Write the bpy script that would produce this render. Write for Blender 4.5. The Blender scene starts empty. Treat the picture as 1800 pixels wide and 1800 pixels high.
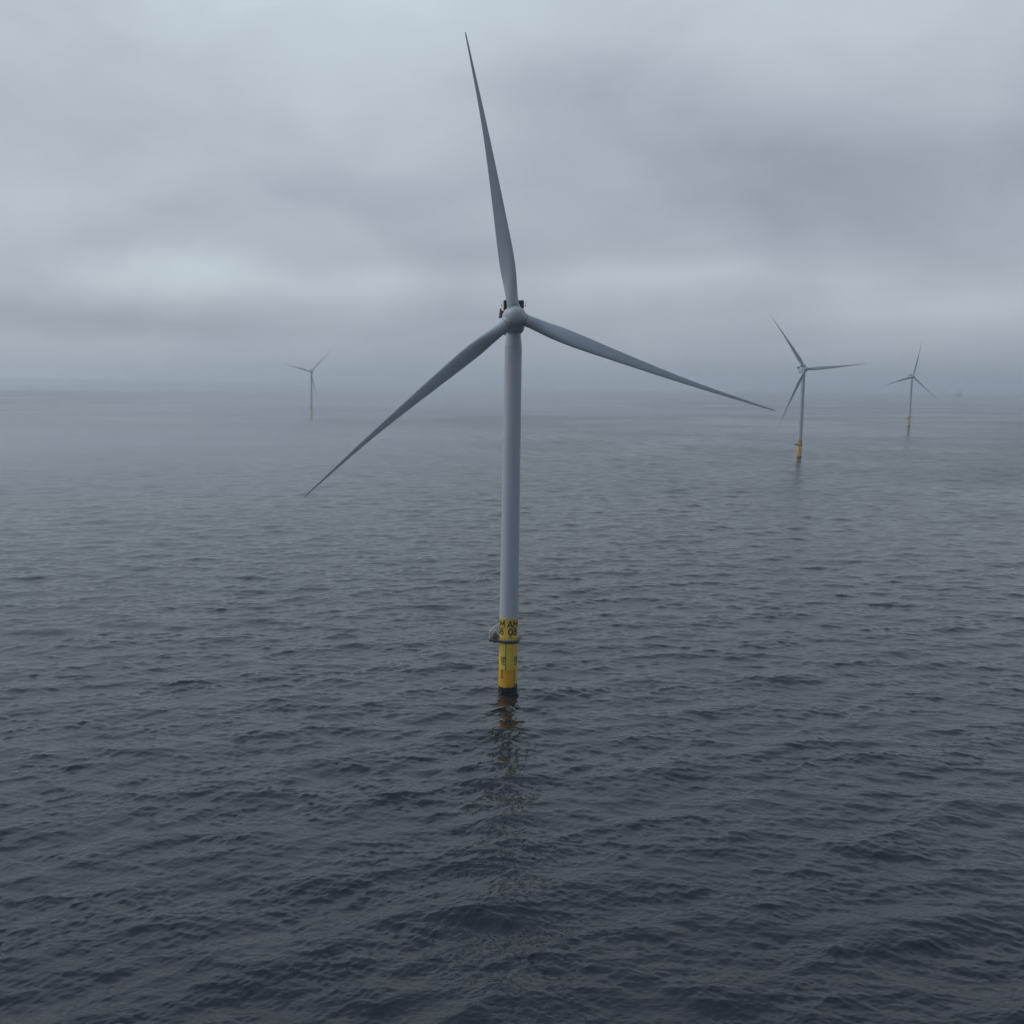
import bpy, bmesh, math, random
import numpy as np
from mathutils import Matrix, Vector
R = math.radians
random.seed(7)
rng = np.random.default_rng(11)
SC = bpy.context.scene
COL = SC.collection

# ------------------------------------------------------------------ camera
CAM_H = 70.93
PITCH, ROLL = R(7.587), R(0.579)
cp, sp = math.cos(PITCH), math.sin(PITCH)
Fw = Vector((0, cp, -sp)); Rt = Vector((1, 0, 0)); Up = Rt.cross(Fw)
c_, s_ = math.cos(ROLL), math.sin(ROLL)
R2 = c_ * Rt + s_ * Up; U2 = -s_ * Rt + c_ * Up
cd = bpy.data.cameras.new('camera'); cam = bpy.data.objects.new('camera', cd); COL.objects.link(cam)
m = Matrix.Identity(4)
for i in range(3):
    m[i][0], m[i][1], m[i][2] = R2[i], U2[i], -Fw[i]
m[2][3] = CAM_H
cam.matrix_world = m
cd.sensor_width = 36; cd.sensor_fit = 'HORIZONTAL'
cd.lens = 1941 / 1800 * 36
cd.shift_x = 86.3 / 1800; cd.shift_y = 26.6 / 1800
cd.clip_start = 1; cd.clip_end = 40000
SC.camera = cam

# ------------------------------------------------------------------ exposure
SC.view_settings.view_transform = 'Standard'
SC.view_settings.look = 'None'
SC.view_settings.exposure = 0.12
SC.view_settings.gamma = 1.0
SC.cycles.use_denoising = True
SC.cycles.use_adaptive_sampling = False
SC.cycles.volume_bounces = 3
SC.cycles.max_bounces = 8

# ------------------------------------------------------------------ sun
SUN_EL, SUN_AZ = R(38), R(-80)          # azimuth from +y towards +x
sd = bpy.data.lights.new('sun', 'SUN'); sun = bpy.data.objects.new('sun', sd); COL.objects.link(sun)
sd.energy = 0.7; sd.angle = R(40); sd.color = (1.0, 0.97, 0.93)
sdir = Vector((math.cos(SUN_EL) * math.sin(SUN_AZ), math.cos(SUN_EL) * math.cos(SUN_AZ), math.sin(SUN_EL)))
sun.rotation_euler = sdir.to_track_quat('Z', 'Y').to_euler()
sun.location = (0, 0, 400)

# ------------------------------------------------------------------ world: overcast sky
class NT:
    """short-hand for building node trees"""
    def __init__(s, tree): s.t = tree; s.n = tree.nodes; s.l = tree.links
    def put(s, sock, v):
        if v is None: return
        if isinstance(v, bpy.types.NodeSocket): s.l.new(v, sock)
        elif isinstance(v, (tuple, list)) and sock.type == 'RGBA' and len(v) == 3: sock.default_value = (*v, 1)
        else: sock.default_value = v
    def math(s, op, a, b=None, c=None, clamp=False):
        n = s.n.new('ShaderNodeMath'); n.operation = op; n.use_clamp = clamp
        for i, v in enumerate((a, b, c)): s.put(n.inputs[i], v)
        return n.outputs[0]
    def vec(s, op, a, b=None, c=None):
        n = s.n.new('ShaderNodeVectorMath'); n.operation = op
        for i, v in enumerate((a, b, c)):
            if v is not None: s.put(n.inputs[i], v)
        return n.outputs[1] if op in ('DOT_PRODUCT', 'LENGTH') else n.outputs[0]
    def noise(s, vec, scale, detail=3, rough=0.5, dist=0.0, col=False):
        n = s.n.new('ShaderNodeTexNoise'); s.put(n.inputs['Vector'], vec)
        n.inputs['Scale'].default_value = scale; n.inputs['Detail'].default_value = detail
        n.inputs['Roughness'].default_value = rough; n.inputs['Distortion'].default_value = dist
        return n.outputs['Color' if col else 'Fac']
    def mix(s, f, a, b, mode='MIX'):
        n = s.n.new('ShaderNodeMix'); n.data_type = 'RGBA'; n.blend_type = mode
        s.put(n.inputs[0], f); s.put(n.inputs[6], a); s.put(n.inputs[7], b)
        return n.outputs[2]
    def ramp(s, f, stops, interp='LINEAR'):
        n = s.n.new('ShaderNodeValToRGB'); s.put(n.inputs[0], f); e = n.color_ramp.elements
        n.color_ramp.interpolation = interp
        while len(e) < len(stops): e.new(0.5)
        for el, (p, c) in zip(e, stops):
            el.position = p; el.color = (c, c, c, 1) if isinstance(c, (int, float)) else (*c, 1)
        return n.outputs[0]
    def maprange(s, v, a, b, c=0.0, d=1.0, smooth=False):
        n = s.n.new('ShaderNodeMapRange'); s.put(n.inputs[0], v)
        n.interpolation_type = 'SMOOTHSTEP' if smooth else 'LINEAR'
        for i, q in enumerate((a, b, c, d)): n.inputs[i + 1].default_value = q
        return n.outputs[0]
    def xyz(s, v):
        n = s.n.new('ShaderNodeSeparateXYZ'); s.put(n.inputs[0], v); return n.outputs
    def comb(s, x, y, z):
        n = s.n.new('ShaderNodeCombineXYZ')
        for i, v in enumerate((x, y, z)): s.put(n.inputs[i], v)
        return n.outputs[0]

W = bpy.data.worlds.new('World'); SC.world = W; W.use_nodes = True
W.node_tree.nodes.clear()
k = NT(W.node_tree)
tc = k.n.new('ShaderNodeTexCoord'); D = k.vec('NORMALIZE', tc.outputs['Generated'])
dx, dy, dz = k.xyz(D)
az = k.math('MULTIPLY', k.math('ARCTAN2', dx, dy), 57.29578)
el = k.math('MULTIPLY', k.math('ARCSINE', dz), 57.29578)
# cloud deck seen in perspective: direction projected on a level plane far above
den = k.math('ADD', k.math('ABSOLUTE', dz), 0.10)
P = k.comb(k.math('DIVIDE', dx, den), k.math('DIVIDE', dy, den), 0.0)
w1 = k.noise(k.vec('MULTIPLY', k.comb(az, el, 0.0), (0.09, 0.22, 0.0)), 1.0, 4, 0.55, col=True)
w = k.vec('MULTIPLY', k.vec('SUBTRACT', w1, (0.5, 0.5, 0.5)), (6.5, 2.6, 0.0))
Q = k.vec('ADD', k.comb(az, el, 0.0), w)
BLOBS = [  # azimuth, elevation, half widths (degrees), brightness
    (-14.8, 4.9, 4.2, 1.2, .20), (-21.5, 8.0, 5.5, 2.2, .08), (-5.5, 13.8, 7.5, 4.2, .06), (-8.0, 4.3, 4.5, 1.2, .05),
    (-21.5, 3.0, 4.8, 1.2, -.10), (-13.5, 2.7, 4.5, .9, -.10), (19.0, 10.6, 15., 3.0, -.11), (5.0, 13.5, 7.0, 2.4, -.07),
    (9.5, 5.1, 7.0, 1.0, .10), (24.5, 3.4, 6.0, 1.3, .14), (0.5, 6.2, 5.0, 1.2, -.05), (-13.0, 12.5, 6.5, 1.8, -.04),
    (3.0, 2.6, 7.0, 1.0, -.03), (-3.5, 4.6, 3.0, 1.3, .04), (21., 1.6, 4.5, 1.0, .04), (-24., 14.5, 6.0, 2.0, -.05),
    (-4.5, 9.0, 4.5, 1.4, -.03), (28., 15.0, 7.0, 2.5, .03), (14., 7.2, 6.0, 1.3, -.04), (-25., 1.5, 8.0, .6, .03),
    (-30., 36., 24., 14., .24), (34., 44., 26., 17., -.12)]
acc = None
for (a0, e0, sa, se, amp) in BLOBS:
    d = k.vec('MULTIPLY', k.vec('SUBTRACT', Q, (a0, e0, 0)), (1 / sa, 1 / se, 0))
    g = k.math('EXPONENT', k.math('MULTIPLY', k.vec('DOT_PRODUCT', d, d), -1.0))
    acc = k.math('MULTIPLY', g, amp) if acc is None else k.math('MULTIPLY_ADD', g, amp, acc)
base = k.ramp(k.maprange(el, -5, 60), [(0.0, .50), (0.077, .49), (0.115, .45), (0.17, .45), (0.24, .485), (0.36, .58), (0.46, .63), (0.6, .65), (1.0, .62)])
AE = k.comb(k.math('MULTIPLY', az, 0.10), k.math('MULTIPLY', el, 0.19), k.math('MULTIPLY', dy, 2.0))
billow = k.math('MULTIPLY', k.math('SUBTRACT', k.noise(AE, 1.0, 5, 0.5, 0.35), 0.5), 0.26)
streak = k.math('MULTIPLY', k.math('SUBTRACT', k.noise(P, 0.9, 5, 0.55, 0.3), 0.5), 0.07)
wisp = k.math('ADD', billow, streak)
lum = k.math('ADD', k.math('ADD', base, acc), wisp)
# unseen sky behind the camera dimmed, mostly right, to darken the turbines' near faces
back = k.vec('DOT_PRODUCT', D, (0.50, -0.86, 0.0))
lum = k.math('MULTIPLY', lum, k.maprange(back, -0.35, 0.75, 1.0, 0.42, True))
lum = k.math('MAXIMUM', lum, 0.15)
tint = k.mix(k.maprange(lum, 0.3, 0.6), (0.905, 1.0, 1.19), (0.885, 1.0, 1.095))
tint = k.mix(k.maprange(el, 18, 45), tint, (0.83, 1.0, 1.26))
cloud = k.vec('SCALE', tint); cloud.node.inputs[3].default_value = 1
k.l.new(k.math('MULTIPLY', lum, 9.4), cloud.node.inputs[3])
sky = k.n.new('ShaderNodeTexSky'); sky.sky_type = 'NISHITA'; sky.sun_disc = False
sky.sun_elevation = SUN_EL; sky.sun_rotation = SUN_AZ
allsky = k.mix(0.95, sky.outputs[0], cloud)
bg = k.n.new('ShaderNodeBackground'); k.l.new(allsky, bg.inputs[0]); bg.inputs[1].default_value = 0.1
wo = k.n.new('ShaderNodeOutputWorld'); k.l.new(bg.outputs[0], wo.inputs[0])

# ------------------------------------------------------------------ materials
def material(name):
    mt = bpy.data.materials.new(name); mt.use_nodes = True
    kk = NT(mt.node_tree); b = kk.n['Principled BSDF']
    return mt, kk, b

def painted(name, col, rough=0.45, dirt=(0.25, 0.24, 0.21), amount=0.25, streak=(0.9, 0.9, 0.07), grain=0.06):
    """weathered coat of paint: faint streaks running down and small blotches"""
    mt, kk, b = material(name)
    t = kk.n.new('ShaderNodeTexCoord').outputs['Object']
    st = kk.noise(kk.vec('MULTIPLY', t, streak), 1.6, 6, 0.6)
    f = kk.maprange(st, 0.48, 0.8, 0.0, amount)
    bl = kk.noise(t, 0.35, 5, 0.6)
    c = kk.mix(f, col, dirt)
    c = kk.mix(kk.maprange(bl, 0.3, 0.7, 0.0, grain * 2), c, tuple(x * 0.7 for x in col))
    kk.put(b.inputs['Base Color'], c)
    kk.put(b.inputs['Roughness'], kk.maprange(bl, 0.3, 0.7, rough - 0.06, rough + 0.1))
    return mt

M = {}
M['grey'] = painted('light_grey_paint', (0.51, 0.56, 0.61), 0.42, (0.33, 0.33, 0.31), 0.22)
M['blade'] = painted('blade_gelcoat', (0.42, 0.48, 0.53), 0.38, (0.33, 0.33, 0.31), 0.2, (0.9, 0.9, 0.1))
M['spinner'] = painted('spinner_gelcoat', (0.44, 0.50, 0.525), 0.4, (0.36, 0.36, 0.34), 0.2)
M['yellow'] = painted('signal_yellow_paint', (0.84, 0.60, 0.075), 0.5, (0.30, 0.22, 0.08), 0.55, (1.2, 1.2, 0.12), 0.12)
M['orange'] = painted('new_orange_yellow_paint', (0.84, 0.42, 0.010), 0.5, (0.20, 0.12, 0.03), 0.5, (1.1, 1.1, 0.4), 0.12)
M['black'] = painted('black_lettering_paint', (0.012, 0.012, 0.013), 0.5, (0.05, 0.045, 0.03), 0.2)
M['faded'] = painted('faded_lettering_paint', (0.10, 0.085, 0.03), 0.6, (0.3, 0.22, 0.06), 0.5)
M['steel'] = painted('galvanised_steel', (0.20, 0.21, 0.205), 0.6, (0.10, 0.085, 0.06), 0.5, (1.5, 1.5, 0.6), 0.15)
M['netting'] = painted('dirty_grey_netting', (0.27, 0.275, 0.27), 0.7, (0.07, 0.06, 0.045), 0.5, (1.5, 1.5, 0.6), 0.2)
M['darksteel'] = painted('dark_steel', (0.055, 0.06, 0.06), 0.6, (0.08, 0.06, 0.04), 0.4)
M['white'] = painted('white_paint', (0.66, 0.67, 0.66), 0.45, (0.4, 0.34, 0.25), 0.3)
M['cooler'] = painted('black_cooler', (0.010, 0.012, 0.016), 0.45, (0.03, 0.03, 0.03), 0.2)
M['red'] = painted('red_paint', (0.12, 0.012, 0.018), 0.5, (0.08, 0.03, 0.03), 0.4)
M['tarp'] = painted('brown_cover', (0.085, 0.072, 0.068), 0.75, (0.15, 0.13, 0.12), 0.6, (1.5, 1.5, 0.9), 0.3)
M['seal'] = painted('dark_rubber_seal', (0.05, 0.058, 0.062), 0.6)
M['weed'] = painted('wet_marine_growth', (0.010, 0.011, 0.009), 0.35, (0.035, 0.03, 0.018), 0.5, (1, 1, 1), 0.3)
M['ship'] = painted('ship_blue_grey', (0.04, 0.05, 0.07), 0.5)
M['shipwhite'] = painted('ship_pale_grey', (0.12, 0.13, 0.15), 0.5)

# ------------------------------------------------------------------ mesh helpers
class MB:
    def __init__(s): s.v = []; s.f = []
    def add(s, vs, fs):
        o = len(s.v); s.v += [tuple(p) for p in vs]; s.f += [tuple(i + o for i in q) for q in fs]; return s
    def grid(s, rows, closed=True, cap0=False, cap1=False):
        n = len(rows[0]); vs = [p for r in rows for p in r]; fs = []
        for i in range(len(rows) - 1):
            for j in range(n if closed else n - 1):
                a, b = i * n + j, i * n + (j + 1) % n
                fs.append((a, b, b + n, a + n))
        if cap0: fs.append(tuple(range(n - 1, -1, -1)))
        if cap1: fs.append(tuple((len(rows) - 1) * n + j for j in range(n)))
        return s.add(vs, fs)
    def lathe(s, prof, n=64, axis='z', c=(0, 0, 0)):
        rows = []
        for r, z in prof:
            row = []
            for j in range(n):
                a = 2 * math.pi * j / n
                x, y = r * math.cos(a), r * math.sin(a)
                p = (x, y, z) if axis == 'z' else (x, -z, y)      # axis 'f': z runs towards -y
                row.append((p[0] + c[0], p[1] + c[1], p[2] + c[2]))
            rows.append(row)
        return s.grid(rows, True, prof[0][0] > 1e-6, prof[-1][0] > 1e-6)
    def tube(s, pts, r, n=8):
        pts = [Vector(p) for p in pts]; rr = r if isinstance(r, (list, tuple)) else [r] * len(pts)
        rows = []
        for i, p in enumerate(pts):
            t = (pts[min(i + 1, len(pts) - 1)] - pts[max(i - 1, 0)]).normalized()
            u = t.cross(Vector((0, 0, 1)));
            if u.length < 1e-3: u = t.cross(Vector((1, 0, 0)))
            u.normalize(); w_ = t.cross(u)
            rows.append([p + rr[i] * (math.cos(a) * u + math.sin(a) * w_) for a in [2 * math.pi * j / n for j in range(n)]])
        return s.grid(rows, True, True, True)
    def box(s, x0, x1, y0, y1, z0, z1):
        v = [(x, y, z) for z in (z0, z1) for y in (y0, y1) for x in (x0, x1)]
        return s.add(v, [(0, 2, 3, 1), (4, 5, 7, 6), (0, 1, 5, 4), (2, 6, 7, 3), (0, 4, 6, 2), (1, 3, 7, 5)])
    def build(s, name, mat, parent=None, smooth=35, bevel=0.0, seg=2, recalc=True):
        me = bpy.data.meshes.new(name); bm = bmesh.new()
        vs = [bm.verts.new(p) for p in s.v]
        for q in s.f:
            try: bm.faces.new([vs[i] for i in q])
            except ValueError: pass
        bmesh.ops.remove_doubles(bm, verts=bm.verts, dist=1e-5)
        if recalc: bmesh.ops.recalc_face_normals(bm, faces=bm.faces)
        if bevel: bmesh.ops.bevel(bm, geom=list(bm.edges), offset=bevel, segments=seg, affect='EDGES', profile=0.5, clamp_overlap=True)
        bm.to_mesh(me); bm.free()
        me.materials.append(mat)
        if smooth:
            me.polygons.foreach_set('use_smooth', [True] * len(me.polygons))
            me.set_sharp_from_angle(angle=R(smooth))
        o = bpy.data.objects.new(name, me); COL.objects.link(o)
        if parent: o.parent = parent
        return o

def tag(o, label=None, cat=None, group=None, kind=None):
    if label: o['label'] = label
    if cat: o['category'] = cat
    if group: o['group'] = group
    if kind: o['kind'] = kind
    return o
def empty(name, loc):
    e = bpy.data.objects.new(name, None); COL.objects.link(e); e.location = loc; return e

# ------------------------------------------------------------------ sea: one sheet of real waves out to the horizon
def build_sea():
    # polar sheet centred under the photograph's view, finer near and in the photographed sector
    th = list(np.arange(-31.5, 31.5001, 0.066))
    step, a = 0.1, 31.5
    right = []
    while a < 176:
        a += step; step = min(step * 1.35, 6.0); right.append(min(a, 178.))
    th = np.radians(np.array([-x for x in reversed(right)] + th + right))
    rr = [2., 8, 16, 26, 38, 50, 62, 74, 84, 92, 98, 103]
    r = 106.
    while r < 10000:
        rr.append(r)
        q = 0.0014 if r < 420 else min(0.0045, 0.0014 * (r / 420) ** 0.75)
        r *= 1 + q
    rr.append(10000.)
    rr = np.array(rr); n, mcol = len(rr), len(th)
    dr = np.gradient(rr)
    sea_rng = np.random.default_rng(23)
    N = 380
    lam = np.exp(np.linspace(math.log(30.), math.log(0.6), N) + sea_rng.uniform(-.5, .5, N) * 0.012)
    sp_ = np.interp(np.log(lam), np.log([.6, 1.0, 2.0, 4.0, 7.0, 12.0, 20.0, 30.0]), [.019, .0175, .0130, .0095, .0080, .0072, .0058, .0022])     # slope variance per unit of ln(wavelength)
    dl = math.log(30 / 0.6) / N
    kk_ = 2 * np.pi / lam
    amp = np.sqrt(2 * sp_ * dl) / kk_
    wd = R(90) + R(12)                                    # the wind blows from behind the camera
    spread = np.where(lam > 8, 24, np.where(lam > 3, 33, 38))
    dirs = wd + np.radians(spread) * np.clip(sea_rng.normal(0, 1, N), -1.9, 1.9)
    ph = sea_rng.uniform(0, 2 * np.pi, N)
    X = (rr[:, None] * np.sin(th)[None, :]).astype(np.float32)
    Y = (rr[:, None] * np.cos(th)[None, :]).astype(np.float32)
    Z = np.zeros_like(X); DX = np.zeros_like(X); DY = np.zeros_like(X)
    i0 = int(np.searchsorted(rr, 100))
    sect = np.where(np.abs(th) < R(34))[0]; j0, j1 = sect[0], sect[-1] + 1
    spacing = np.maximum(dr, rr * R(0.066))
    # short waves come in groups: patches of steep ripples between smoother water
    G = np.zeros((n - i0, j1 - j0), dtype=np.float32)
    for q in range(26):
        gl = math.exp(sea_rng.uniform(math.log(9), math.log(60))); ga = sea_rng.normal(R(95), R(30)); gk = 2 * math.pi / gl
        if gl < 30:
            e_ = int(np.searchsorted(rr, 2600)) - i0
        else: e_ = n - i0
        ar = (gk * (math.cos(ga) * X[i0:i0 + e_, j0:j1].astype(np.float64) + math.sin(ga) * Y[i0:i0 + e_, j0:j1]) + sea_rng.uniform(0, 6.28)) % (2 * np.pi)
        G[:e_] += np.cos(ar.astype(np.float32))
    G = np.clip(1.0 + 0.24 * G / math.sqrt(13), 0.55, 1.45)
    for l, a_, kq, d_, p_ in zip(lam, amp, kk_, dirs, ph):
        wgt = np.clip((l / spacing - 2.2) / 1.6, 0, 1); wgt[:i0] = 0
        idx = np.where(wgt > 0)[0]
        if not len(idx): continue
        i1 = idx[-1] + 1
        xs, ys = X[i0:i1, j0:j1], Y[i0:i1, j0:j1]
        cx, cy = math.cos(d_), math.sin(d_)
        # phase in double precision per row, then wrapped
        arg = (kq * (cx * xs.astype(np.float64) + cy * ys) + p_) % (2 * np.pi)
        arg = arg.astype(np.float32)
        A = (a_ * wgt[i0:i1, None]).astype(np.float32)
        if l < 5: A = A * G[:i1 - i0]
        Z[i0:i1, j0:j1] += A * np.cos(arg)
        S = A * np.sin(arg) * (0.9 if l > 4 else 0.6)
        DX[i0:i1, j0:j1] -= S * cx; DY[i0:i1, j0:j1] -= S * cy
    co = np.stack([X + DX, Y + DY, Z], -1).reshape(-1, 3).astype(np.float32)
    ii = np.arange(n - 1)[:, None]; jj = np.arange(mcol)[None, :]
    a0 = ii * mcol + jj; b0 = ii * mcol + (jj + 1) % mcol
    q = np.stack([a0, a0 + mcol, b0 + mcol, b0], -1).reshape(-1, 4).astype(np.int32)
    me = bpy.data.meshes.new('sea')
    me.vertices.add(len(co)); me.vertices.foreach_set('co', co.ravel())
    me.loops.add(q.size); me.loops.foreach_set('vertex_index', q.ravel())
    me.polygons.add(len(q)); me.polygons.foreach_set('loop_start', np.arange(len(q), dtype=np.int32) * 4)
    me.polygons.foreach_set('use_smooth', np.ones(len(q), dtype=bool))
    me.update(calc_edges=True)
    o = bpy.data.objects.new('sea', me); COL.objects.link(o); o['kind'] = 'structure'
    mt, kk, b = material('sea_water')
    t = kk.n.new('ShaderNodeTexCoord').outputs['Object']
    t2 = kk.vec('MULTIPLY', t, (1, 1, 0))
    ws = kk.vec('MULTIPLY', t2, (0.50, 1.0, 0))           # ripples slightly longer across the wind
    n1 = kk.noise(ws, 0.5, 2, 0.5, 0.5)
    n2 = kk.noise(ws, 1.45, 2, 0.55, 0.4)
    cr = kk.math('SUBTRACT', 1.0, kk.math('ABSOLUTE', kk.math('MULTIPLY_ADD', n2, 4.0, -2.0)))   # sharp little crests
    hgt = kk.math('MULTIPLY_ADD', n1, 0.17, kk.math('MULTIPLY', cr, 0.062))
    # cat's paws: broad patches where the breeze ruffles the water more or less
    paw = kk.noise(kk.vec('MULTIPLY', t2, (0.7, 0.9, 0)), 0.0042, 4, 0.55, 0.6)
    for (gx, gy, gr, gl, ga_) in ((-400, 1500, 230, 620, .16), (-300, 2050, 330, 220, -.10), (640, 1780, 260, 230, -.07), (-1500, 4300, 900, 700, .12), (150, 1500, 260, 260, -.10), (420, 760, 120, 170, -.07), (900, 1500, 200, 260, .10)):
        d_ = kk.vec('MULTIPLY', kk.vec('SUBTRACT', t2, (gx, gy, 0)), (1 / gr, 1 / gl, 0))
        paw = kk.math('MULTIPLY_ADD', kk.math('EXPONENT', kk.math('MULTIPLY', kk.vec('DOT_PRODUCT', d_, d_), -1.0)), ga_, paw)
    stg = kk.maprange(paw, 0.36, 0.62, 0.28, 0.6)
    bp = kk.n.new('ShaderNodeBump'); kk.put(bp.inputs['Height'], hgt); kk.put(bp.inputs['Strength'], 1.0)
    kk.put(bp.inputs['Distance'], stg)
    # far out the waves are too small for the sheet: their slopes are given straight to the normal
    nv = kk.noise(kk.vec('MULTIPLY', t2, (0.5, 1.0, 0)), 0.30, 2, 0.6, 0.3, col=True)
    sl = kk.vec('MULTIPLY', kk.vec('SUBTRACT', nv, (0.5, 0.5, 0.5)), (0.55, 0.8, 0.0))
    far = kk.maprange(kk.vec('LENGTH', t2), 350, 1100, 0.0, 1.0, True)
    sc_ = kk.n.new('ShaderNodeVectorMath'); sc_.operation = 'SCALE'; kk.put(sc_.inputs[0], sl)
    kk.put(sc_.inputs[3], kk.math('MULTIPLY', far, kk.maprange(paw, 0.36, 0.62, 0.25, 1.1)))
    nn = kk.vec('NORMALIZE', kk.vec('ADD', bp.outputs[0], sc_.outputs[0]))
    kk.l.new(nn, b.inputs['Normal'])
    kk.put(b.inputs['Base Color'], (0.0025, 0.006, 0.010))
    kk.put(b.inputs['Roughness'], kk.math('MULTIPLY_ADD', kk.math('MULTIPLY', far, kk.maprange(paw, 0.36, 0.62, 0.45, 1.0)), 0.20, 0.04)); b.inputs['IOR'].default_value = 1.40
    me.materials.append(mt)
    return o
build_sea()

# ------------------------------------------------------------------ haze
def build_haze():
    mb = MB().box(-10500, 10500, -10500, 10500, -3.0, 166.0)
    mt = bpy.data.materials.new('haze_air'); mt.use_nodes = True; t = mt.node_tree; t.nodes.clear()
    v = t.nodes.new('ShaderNodeVolumePrincipled'); v.inputs['Density'].default_value = 1.5e-4
    v.inputs['Color'].default_value = (0.91, 0.955, 1.0, 1); v.inputs['Anisotropy'].default_value = 0.6
    o = t.nodes.new('ShaderNodeOutputMaterial'); t.links.new(v.outputs[0], o.inputs['Volume'])
    h = mb.build('haze', mt, smooth=0); h['kind'] = 'stuff'
build_haze()

def fog_bank(c, r, density):
    """a low bank of sea fog: a flattened mound of even mist, thin at its rim"""
    mb = MB(); rows = []
    for i in range(1, 16):
        a = -math.pi / 2 + math.pi * i / 16
        rows.append([(r[0] * math.cos(a) * math.cos(b_), r[1] * math.cos(a) * math.sin(b_), r[2] * math.sin(a)) for b_ in [2 * math.pi * j / 48 for j in range(48)]])
    mb.grid(rows, True, True, True)
    mt = bpy.data.materials.new('sea_fog'); mt.use_nodes = True; t = mt.node_tree; t.nodes.clear()
    v = t.nodes.new('ShaderNodeVolumePrincipled'); v.inputs['Density'].default_value = density
    v.inputs['Color'].default_value = (0.95, 0.97, 1.0, 1); v.inputs['Anisotropy'].default_value = 0.6
    o = t.nodes.new('ShaderNodeOutputMaterial'); t.links.new(v.outputs[0], o.inputs['Volume'])
    h = mb.build('fog_bank', mt, smooth=0); h['kind'] = 'stuff'; h.location = c
for q in (0.30, 0.52, 0.76, 1.0):                         # thickest near the water, thinning out upwards
    fog_bank((3700, 5600, -60), (2600 + 2000 * q, 2200 + 1400 * q, 640 * q), 4.6e-5)
    fog_bank((-2900, 6600, -10), (1800 + 900 * q, 1200 + 700 * q, 22 + 46 * q), 7e-4)
    fog_bank((-180, 2560, -30), (300 + 420 * q, 420 + 330 * q, 60 + 230 * q), 2.3e-4)
    fog_bank((-290, 820, -6), (170 + 250 * q, 260 + 400 * q, 12 + 44 * q), 5.0e-4)

# ------------------------------------------------------------------ wind turbine
VIEW = -2.5                                               # bearing of the camera seen from the tower, degrees
def pol(r, phi, z):                                       # phi: 0 faces -y (the camera side), positive to +x
    a = R(phi); return (r * math.sin(a), -r * math.cos(a), z)

def ellipse(cx, cy, rx, ry, n=40):
    return [(cx + rx * math.sin(2 * math.pi * i / n), cy + ry * math.cos(2 * math.pi * i / n)) for i in range(n + 1)]
GLYPH = {                                                 # strokes in a unit box
    'A': [[(.02, 0), (.5, 1)], [(.5, 1), (.98, 0)], [(.2, .32), (.8, .32)]],
    'M': [[(.06, 0), (.06, 1)], [(.06, 1), (.5, .28)], [(.5, .28), (.94, 1)], [(.94, 1), (.94, 0)]],
    '0': [ellipse(.5, .5, .42, .46)],
    '8': [ellipse(.5, .745, .34, .215), ellipse(.5, .27, .43, .23)]}

def text_on_cylinder(lines, r, phi, mat, parent, name='lettering', weight=0.28):
    """lines: (text, bottom z, height, arc width); painted strokes wrapped on a cylinder"""
    mb = MB(); lift = 0
    for txt, z0, hh, arc in lines:
        gap = 0.08 * arc; gw = (arc - gap * (len(txt) - 1)) / len(txt)
        for ci, ch in enumerate(txt):
            x0 = -arc / 2 + ci * (gw + gap)
            for st in GLYPH[ch]:
                pts = []
                for p, q in zip(st, st[1:]):
                    m_ = 1 if len(st) > 6 else 8
                    pts += [(p[0] + (q[0] - p[0]) * i / m_, p[1] + (q[1] - p[1]) * i / m_) for i in range(m_)]
                pts.append(st[-1]); pts = [(x0 + x * gw, z0 + z * hh) for x, z in pts]
                lift += 1; rr_ = r + 0.0025 * (lift % 9)
                ra, rb = [], []
                for i, p in enumerate(pts):
                    if len(st) > 6 and i in (0, len(pts) - 1): a, b = pts[-2], pts[1]
                    else: a, b = pts[max(i - 1, 0)], pts[min(i + 1, len(pts) - 1)]
                    tx, tz = b[0] - a[0], b[1] - a[1]; L = math.hypot(tx, tz)
                    nx, nz = -tz / L * weight * hh / 3.2, tx / L * weight * hh / 3.2
                    ra.append(pol(rr_, phi + math.degrees((p[0] + nx) / r), p[1] + nz))
                    rb.append(pol(rr_, phi + math.degrees((p[0] - nx) / r), p[1] - nz))
                mb.grid([ra, rb], False)
    return mb.build(name, mat, parent, 0)

HUB_Z, OVERHANG, TILT = 84.4, 5.03, R(3.2)
TPR = 2.15

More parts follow.
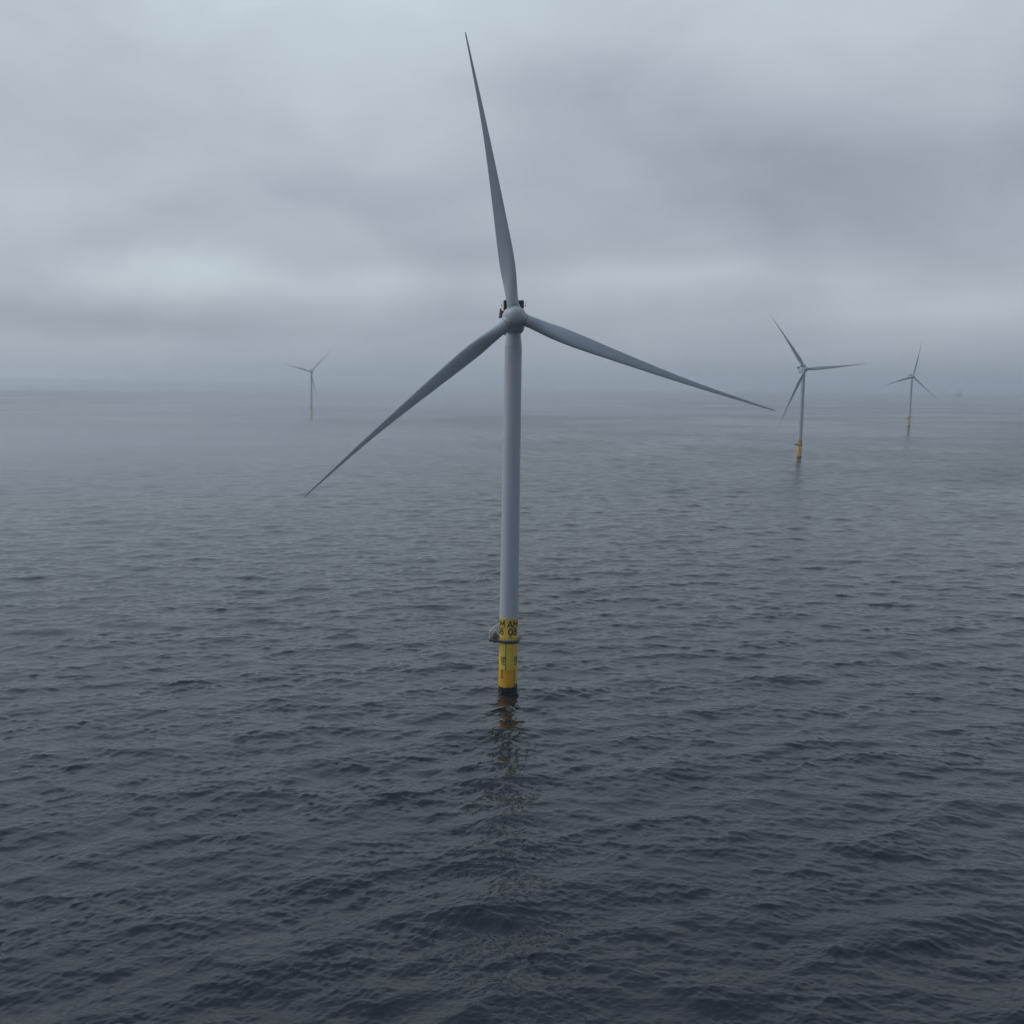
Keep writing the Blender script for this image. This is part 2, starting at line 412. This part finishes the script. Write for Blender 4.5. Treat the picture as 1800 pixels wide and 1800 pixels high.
def blade_mesh():
    #        r     LE    TE   thick  twist
    T = [(2.52, 1.30, -1.30, 2.60, 0), (3.4, 1.30, -1.30, 2.60, 0), (5.0, 1.40, -1.30, 2.45, 10), (6.7, 1.55, -1.28, 2.2, 16),
         (8.5, 1.75, -1.33, 1.85, 18), (10.3, 1.90, -1.38, 1.5, 17), (12.2, 1.98, -1.34, 1.25, 15.5), (14., 2.0, -1.24, 1.05, 14),
         (17.2, 1.95, -1.08, .85, 11.5), (22, 1.82, -.79, .66, 9), (27.5, 1.66, -.49, .50, 7), (33, 1.48, -.22, .38, 5), (38, 1.30, -.02, .30, 3.5),
         (43, 1.08, .06, .23, 2.5), (48, .83, .07, .17, 1.5), (53, .55, .0, .13, 0.5), (57, .34, -.06, .09, 0), (59.6, .20, -.10, .07, 0), (60.4, .10, -.06, .04, 0)]
    rs = [q[0] for q in T]; n = 32
    rows = []
    for i in range(90):
        r = 2.52 + (60.4 - 2.52) * (i / 89) ** 1.05
        le, te, th, tw = [float(np.interp(r, rs, [q[k_] for q in T])) for k_ in (1, 2, 3, 4)]
        # light smoothing across stations
        q = lambda k_: sum(float(np.interp(r + d, rs, [z[k_] for z in T])) for d in (-1.2, 0, 1.2)) / 3
        if r > 4.5 and r < 57: le, te, th, tw = q(1), q(2), q(3), q(4)
        cosb = math.cos(R(tw)); c = (le - te) / cosb; mid = (le + te) / 2
        circ = max(0., min(1., (9.5 - r) / 6.3)); circ = circ * circ * (3 - 2 * circ)
        row = []
        for j in range(n):
            a = 2 * math.pi * j / n
            xc = math.cos(a) * 0.5                       # +0.5 leading edge
            s = 0.5 - xc                                 # 0 at LE .. 1 at TE
            naca = 5 * (0.2969 * math.sqrt(max(s, 0)) - 0.126 * s - 0.3516 * s * s + 0.2843 * s ** 3 - 0.1036 * s ** 4)
            sg = 1 if math.sin(a) >= 0 else -1
            yf = sg * naca * th * (1.12 if sg > 0 else 0.88)
            yr = math.sin(a) * 0.5 * th
            y = yr * circ + yf * (1 - circ)
            x = xc * c
            xr = x * cosb - y * math.sin(R(tw)) * -1
            yy = -x * math.sin(R(tw)) + y * cosb
            row.append((mid + xr, yy - 1.0 * (r / 60) ** 2, r))
        rows.append(row)
    return MB().grid(rows, True, True, True)

def make_turbine():
    root = empty('wind_turbine', (0, 0, 0))
    # ---- tower
    seam = lambda z: [(np.interp(z, [17, 78.5], [2.15, 1.92]) + q, z + d) for q, d in ((0, -.09), (.03, -.07), (.03, .07), (0, .09))]
    prof = [(2.15, 17.16)] + seam(37.5) + seam(58.0) + [(1.925, 78.42), (1.945, 78.44), (1.945, 78.56), (1.92, 78.58), (1.80, 79.7), (1.66, 80.9), (1.58, 81.4), (1.57, 81.9)]
    MB().lathe(prof, 72).build('tower', M['grey'], root, 25)
    # ---- yellow foundation pile with its markings
    fd = MB().lathe([(TPR, -6), (TPR, 17.04), (TPR + .06, 17.05), (TPR + .06, 17.15), (TPR - .1, 17.16)], 72).build('foundation', M['yellow'], root, 30)
    def panel(phi0, phi1, z0, z1, rad, wob=0.0, n=60, depth=0.05):
        rows = []
        for rr_, top in ((rad - depth, 0), (rad, 0), (rad, 1), (rad - depth, 1)):
            row = []
            for j in range(n + 1):
                ph = phi0 + (phi1 - phi0) * j / n
                w_ = wob * (math.sin(j * 1.7) + math.sin(j * 0.61 + 1) + math.sin(j * 3.1 + 2)) / 3
                row.append(pol(rr_, ph, (z1 + (w_ if wob > 0 else 0)) if top else z0))
            rows.append(row)
        return MB().grid(rows, False)
    panel(-118 + VIEW, 39 + VIEW, 0.3, 5.25, TPR + 0.012).build('paint_patch', M['orange'], fd, 30)
    g = MB()
    rows = []
    for rr_, top in ((TPR - .05, 0), (TPR + .05, 0), (TPR + .035, 1), (TPR - .05, 1)):
        row = []
        for j in range(120):
            ph = 3 * j
            rel = (ph - VIEW + 180) % 360 - 180
            zt = 1.02 + 0.75 * max(0., min(1., (rel - 33) / 9)) * (rel < 150) + .05 * math.sin(j * .33) + .05 * math.sin(j * .71 + 1) + .03 * math.sin(j * 1.9)
            row.append(pol(rr_, ph, zt if top else -3))
        rows.append(row)
    g.grid(rows, True).build('growth_band', M['weed'], fd, 40)
    cab = MB().tube([pol(TPR + .05, -17 + VIEW, 5.3), pol(TPR + .05, -17 + VIEW, 11.3)], 0.07)
    cab.build('cable_pipe', M['darksteel'], fd)
    MB().tube([pol(TPR + .06, 50 + VIEW, 0.9), pol(TPR + .06, 50 + VIEW, 6.2)], 0.06).build('cable_pipe', M['yellow'], fd)
    MB().tube([pol(TPR + .06, 40 + VIEW, 0.9), pol(TPR + .06, 40 + VIEW, 5.3)], 0.05).build('cable_pipe', M['tarp'], fd)
    lb = MB().box(-.13, .13, -.05, .05, 3.05, 5.2)
    lad = lb.build('ladder_slot', M['tarp'], fd, 0); lad.rotation_euler.z = R(-40 + VIEW); lad.location = pol(TPR + .02, -40 + VIEW, 0)
    for ph in (27, -63):
        text_on_cylinder([('AM', 15.09, 1.6, 2.72), ('08', 13.3, 1.66, 2.16)], TPR + .02, ph + VIEW, M['black'], fd)
    for ph in (-36, 52):
        text_on_cylinder([('AM', 7.62, .66, 1.15), ('08', 6.86, .66, .95)], TPR + .02, ph + VIEW, M['black'], fd)
        mk = MB()                                         # weathered third line, too small to read
        for q in range(6):
            a = ph + VIEW + (q - 2.5) * 5.2
            mk.add([pol(TPR + .02, a - 1.6, 6.28), pol(TPR + .02, a + 1.6, 6.28), pol(TPR + .02, a + 1.6, 6.62), pol(TPR + .02, a - 1.6, 6.62)], [(0, 1, 2, 3)])
        mk.build('faded_marking', M['faded'], fd, 0)
    MB().box(-.28, .28, -.1, .1, 12.95, 13.15).build('hatch_plate', M['darksteel'], fd, 0).location = pol(TPR + .02, 12 + VIEW, -.1)
    # ---- access platform: ring deck with an outward-leaning rail, and a laydown area on one side
    ZD = 11.55
    pf = MB()
    pf.lathe([(TPR + .01, ZD - .26), (2.32, ZD - .22), (2.48, ZD - .12), (2.50, ZD + .06), (TPR + .01, ZD + .06)], 64)
    pf.box(-4.35, -1.75, -.8, 2.3, ZD - .10, ZD + .07)
    for y in (-.7, .65, 2.0):                             # brackets under the laydown area
        pf.box(-3.6, -1.9, y - .06, y + .06, ZD - .30, ZD - .10)
    pl = pf.build('access_platform', M['darksteel'], root, 30)
    rl = MB(); pn = MB()
    a0, a1 = -62, 222                                     # open towards the laydown area (phi about -90)
    N = 60
    def rim(f_, ph): return pol(2.50 + .60 * f_, ph, ZD + .06 + 1.12 * f_)
    phs = [a0 + (a1 - a0) * j / N for j in range(N + 1)]
    rl.tube([rim(1, p) for p in phs], .035, 6)
    rl.tube([rim(.62, p) for p in phs], .025, 6)
    for p in phs[::3]: rl.tube([rim(0, p), rim(1, p)], .03, 6)
    pn.grid([[rim(0.0, p) for p in phs], [rim(.62, p) for p in phs]], False)
    ex = [(-1.95, -.8), (-4.35, -.8), (-4.35, 2.3), (-1.72, 2.3)]
    out = [(-2.45, -1.4), (-5.35, -1.4), (-5.35, 2.8), (-1.9, 2.8)]
    def along(poly, f_):
        pts = []
        for (p, q) in zip(poly, poly[1:]):
            for i in range(6): pts.append((p[0] + (q[0] - p[0]) * i / 6, p[1] + (q[1] - p[1]) * i / 6))
        pts.append(poly[-1]); return pts
    lo, hi = along(ex, 0), along(out, 1)
    top = [(x, y, ZD + 1.16) for x, y in hi]; bot = [(x, y, ZD + .06) for x, y in lo]
    rl.tube(top, .035, 6)
    rl.tube([Vector(a).lerp(Vector(b_), .62) for a, b_ in zip(bot, top)], .025, 6)
    for a, b_ in list(zip(bot, top))[::2]: rl.tube([a, b_], .03, 6)
    pn.grid([bot, [Vector(a).lerp(Vector(b_), .42) for a, b_ in zip(bot, top)]], False)
    rl.build('railing', M['steel'], pl)
    mo = pn.build('railing_mesh', M['netting'], pl, 30)
    sm = mo.modifiers.new('thickness', 'SOLIDIFY'); sm.thickness = 0.03
    # deck crane
    cr = MB()
    cr.tube([(-4.28, .5, ZD + .06), (-4.25, .5, ZD + 2.15)], [.24, .20], 12)
    cr.box(-4.55, -3.95, .22, .78, ZD + 1.55, ZD + 2.2)
    cr.tube([(-4.3, .5, ZD + 2.05), (-3.3, 1.2, ZD + 2.95), (-1.9, 2.2, ZD + 3.75)], [.15, .13, .09], 10)
    cr.tube([(-4.05, .5, ZD + 1.1), (-3.1, 1.3, ZD + 2.5)], .06, 8)
    cr.build('deck_crane', M['white'], pl, 35)
    # covered equipment beside the crane
    prof = [(0, 0), (1.9, 0), (1.86, .75), (1.6, 1.15), (1.18, 2.0), (.95, 2.16), (.6, 2.12), (.4, 1.8), (.25, 1.0), (.02, .6)]
    rows = [[(-3.95 + x * (1 if e else 1), y, ZD + .07 + z * s * .82) for x, z in prof] for e, (y, s) in enumerate(((-.55, .86), (-.35, 1), (.2, 1.03), (.75, 1), (.95, .85)))]
    MB().grid(rows, True, True, True).build('equipment_cover', M['tarp'], pl, 40)
    eq = MB(); eq.box(-4.6, -4.2, -.75, -.3, ZD + .07, ZD + .55)
    eq.build('equipment_box', M['red'], pl, 30, .03)
    # ---- nacelle
    nrot = empty('nacelle_axis', (0, 0, 0)); bpy.data.objects.remove(nrot)
    rows = []
    st = [(2.05, .80, 0), (1.75, .93, 0), (1.3, .99, 0), (.4, 1, 0), (-3, 1, 0), (-6, .99, .02), (-8.0, .94, .10), (-8.7, .86, .15), (-9.0, .76, .18)]
    for (yf, s, dz_) in st:
        row = []
        for j in range(48):
            a = 2 * math.pi * j / 48
            ca, sa = math.cos(a), math.sin(a); e_ = 0.42
            x = 2.38 * math.copysign(abs(ca) ** e_, ca); z = 2.65 * math.copysign(abs(sa) ** e_, sa) - .45
            row.append((x * s, -yf, z * s + dz_))
        rows.append(row)
    nb = MB().grid(rows, True, True, True)
    na = nb.build('nacelle', M['grey'], root, 40)
    cm = MB()
    cm.box(-2.22, 2.22, .55, 1.45, 2.62, 4.15)
    cm.box(-2.22, -1.35, .60, 1.40, 2.0, 2.62); cm.box(1.35, 2.22, .60, 1.40, 2.0, 2.62)
    cl = cm.build('roof_cooler', M['cooler'], na, 0)
    fr = MB()
    for x in (-2.22, -.74, .74, 2.22): fr.box(x - .04, x + .04, .50, .555, 2.62, 4.15)
    fr.box(-2.26, 2.26, .50, 1.50, 4.15, 4.21)
    fr.build('cooler_frame', M['cooler'], cl, 0)
    for sx in (-1, 1):
        wv = MB()
        wv.tube([(sx * 2.2, 1.0, 2.95), (sx * 2.75, 1.0, 2.98)], .035, 6)
        wv.tube([(sx * 2.62, 1.0, 2.98), (sx * 2.55, 1.0, 3.5), (sx * 2.95, 1.0, 4.15)], .03, 6)
        wv.tube([(sx * 2.55, 1.0, 3.5), (sx * 2.38, 1.0, 3.85)], .025, 6)
        wv.lathe([(0, 3.02), (.12, 3.06), (.15, 3.15), (.12, 3.24), (0, 3.28)], 10, 'z', (sx * 2.72, 1.0, 0))
        wv.build('wind_sensor', M['steel'], na)
    hp = MB()                                             # red hoist basket at the back of the roof
    hp.box(-2.3, 2.2, 5.2, 8.7, 2.12, 2.26)
    wall = [(-2.4, 5.0), (-2.72, 5.2), (-2.72, 8.9), (2.4, 8.9), (2.4, 5.2)]
    hp.grid([[(x * 1.05, y, 1.15 if x < 0 else 2.0) for x, y in wall], [(x, y, 2.85) for x, y in wall]], False)
    for x, y in wall[1:] + [(-2.72, 6.4), (-2.72, 7.6), (2.4, 6.4), (2.4, 7.6), (-1.1, 8.9), (.8, 8.9)]:
        hp.tube([(x, y, 2.0), (x * .97, y, 3.05)], .05, 6)
    hp.tube([(x * .97, y, 3.05) for x, y in wall], .05, 6)
    hp.tube([(-2.2, 6.2, 2.15), (-2.7, 6.2, 1.6)], .06, 6); hp.tube([(-2.2, 7.8, 2.15), (-2.7, 7.8, 1.6)], .06, 6)
    hs = hp.build('hoist_platform', M['red'], na, 30)
    # ---- hub
    hb = MB().lathe([(1.7, -2.0), (2.0, -1.9), (2.22, -1.5), (2.34, -.6), (2.34, .25), (2.26, .75), (2.06, 1.08), (1.74, 1.2), (1.70, 1.62)], 64, 'f')
    seals = []
    for kx in range(3):
        a = 2 * math.pi * kx / 3
        Ry = Matrix.Rotation(a, 3, 'Y')
        t_ = MB().lathe([(1.46, 0), (1.46, 2.0), (1.42, 2.40), (1.2, 2.41)], 48)
        hb.add([Ry @ Vector(p) for p in t_.v], t_.f)
        t_ = MB().lathe([(1.22, 2.38), (1.27, 2.40), (1.27, 2.56), (1.22, 2.58)], 48)
        seals.append(MB().add([Ry @ Vector(p) for p in t_.v], t_.f))
    hub = hb.build('hub', M['spinner'], root, 40)
    for q in seals: q.build('root_seal', M['seal'], hub, 40)
    dm = [(1.93 * math.cos(a), 1.55 + 1.35 * math.sin(a)) for a in [math.pi / 2 * i / 16 for i in range(17)]]
    dm = [(1.72, 1.52), (1.90, 1.50)] + dm; dm[-1] = (0, dm[-1][1])
    MB().lathe(dm, 64, 'f').build('spinner', M['spinner'], hub, 60)
    bmsh = blade_mesh()
    b1 = bmsh.build('blade', M['blade'], root, 50)
    for _ in range(2):
        b2 = b1.copy(); COL.objects.link(b2)
    return root

def pose(root, loc, yaw, azi):
    root.location = loc
    head = Matrix.Rotation(yaw, 4, 'Z') @ Matrix.Rotation(-TILT, 4, 'X')
    hubp = Matrix.Translation((0, 0, HUB_Z)) @ head @ Matrix.Translation((0, -OVERHANG, 0))
    i = 0
    for o in root.children:
        nm = o.name.split('.')[0]
        if nm == 'nacelle': o.matrix_local = Matrix.Translation((0, 0, HUB_Z)) @ head
        elif nm == 'hub': o.matrix_local = hubp @ Matrix.Rotation(azi, 4, 'Y')
        elif nm == 'blade':
            o.matrix_local = hubp @ Matrix.Rotation(azi + i * 2 * math.pi / 3, 4, 'Y'); i += 1

def copy_tree(o, parent=None):
    c = o.copy(); COL.objects.link(c); c.parent = parent
    for ch in list(o.children): copy_tree(ch, c)
    return c

GROUP = 'offshore wind turbines'
proto = make_turbine()
bpy.context.view_layer.update()
SPOTS = [
    ((10.78, 248.46, 0), R(1.2), R(-10.89), 'large nearest wind turbine on yellow pile marked AM 08, filling the centre of the view'),
    ((325.57, 1071.68, 0), R(4.58), R(-35.76), 'mid distance grey wind turbine on yellow pile, one blade pointing level to the right'),
    ((766.36, 1909.62, 0), R(1.36), R(11.38), 'small pale wind turbine on yellow pile, near the faint ship on the right'),
    ((-304.16, 2212.81, 0), R(-7.84), R(44.38), 'smallest misty wind turbine standing alone on the left, its pile faded in fog')]
for i, (loc, yaw, azi, label) in enumerate(SPOTS):
    o = proto if i == 0 else copy_tree(proto)
    tag(o, label, 'wind turbine', GROUP)
    pose(o, loc, yaw, azi)

# ------------------------------------------------------------------ far ship in the mist
def make_ship(loc, rz):
    root = empty('ship', loc); root.rotation_euler.z = rz; root.scale = (0.62, 0.9, 1.35)
    tag(root, 'faint grey ship silhouette with blocky bridge on the misty horizon at right', 'ship')
    rows = []
    for x, wd_, zt in ((-38, 6.0, 6.5), (-36, 8.5, 6.5), (-10, 9.0, 6.5), (14, 9.0, 7), (28, 6.5, 9), (36, 2.5, 10.5), (39, .3, 11)):
        rows.append([(x, -wd_, zt), (x, -wd_ * .9, 2), (x - (1 if x > 30 else 0), -wd_ * .6, -3), (x - (1 if x > 30 else 0), wd_ * .6, -3), (x, wd_ * .9, 2), (x, wd_, zt)])
    MB().grid(rows, True, True, True).build('hull', M['ship'], root, 40)
    b = MB(); b.box(-2, 22, -8, 8, 6.6, 14); b.box(2, 20, -7.5, 7.5, 14, 20); b.box(6, 19, -8.5, 8.5, 20, 24)
    br = b.build('bridge', M['shipwhite'], root, 0, .2)
    w_ = MB(); w_.box(19.0, 19.1, -8, 8, 21.3, 23); w_.box(8, 18, -8.62, -8.5, 21.3, 23)
    w_.build('window', M['cooler'], br, 0)
    MB().tube([(10, 0, 24), (10, 0, 38)], [.8, .3], 8).build('mast', M['ship'], root)
    f_ = MB(); f_.box(-8, -3.5, 3, 7, 6.6, 22); f_.box(-8, -3.5, -7, -3, 6.6, 22); f_.build('funnel', M['ship'], root, 0, .3)
    c = MB(); c.tube([(-26, 5, 6.5), (-26, 5, 20)], 1.3, 8); c.tube([(-26, 5, 19), (-12, 4, 27)], [.9, .5], 8); c.build('deck_crane', M['ship'], root)
make_ship((3060, 6880, 0), R(20))
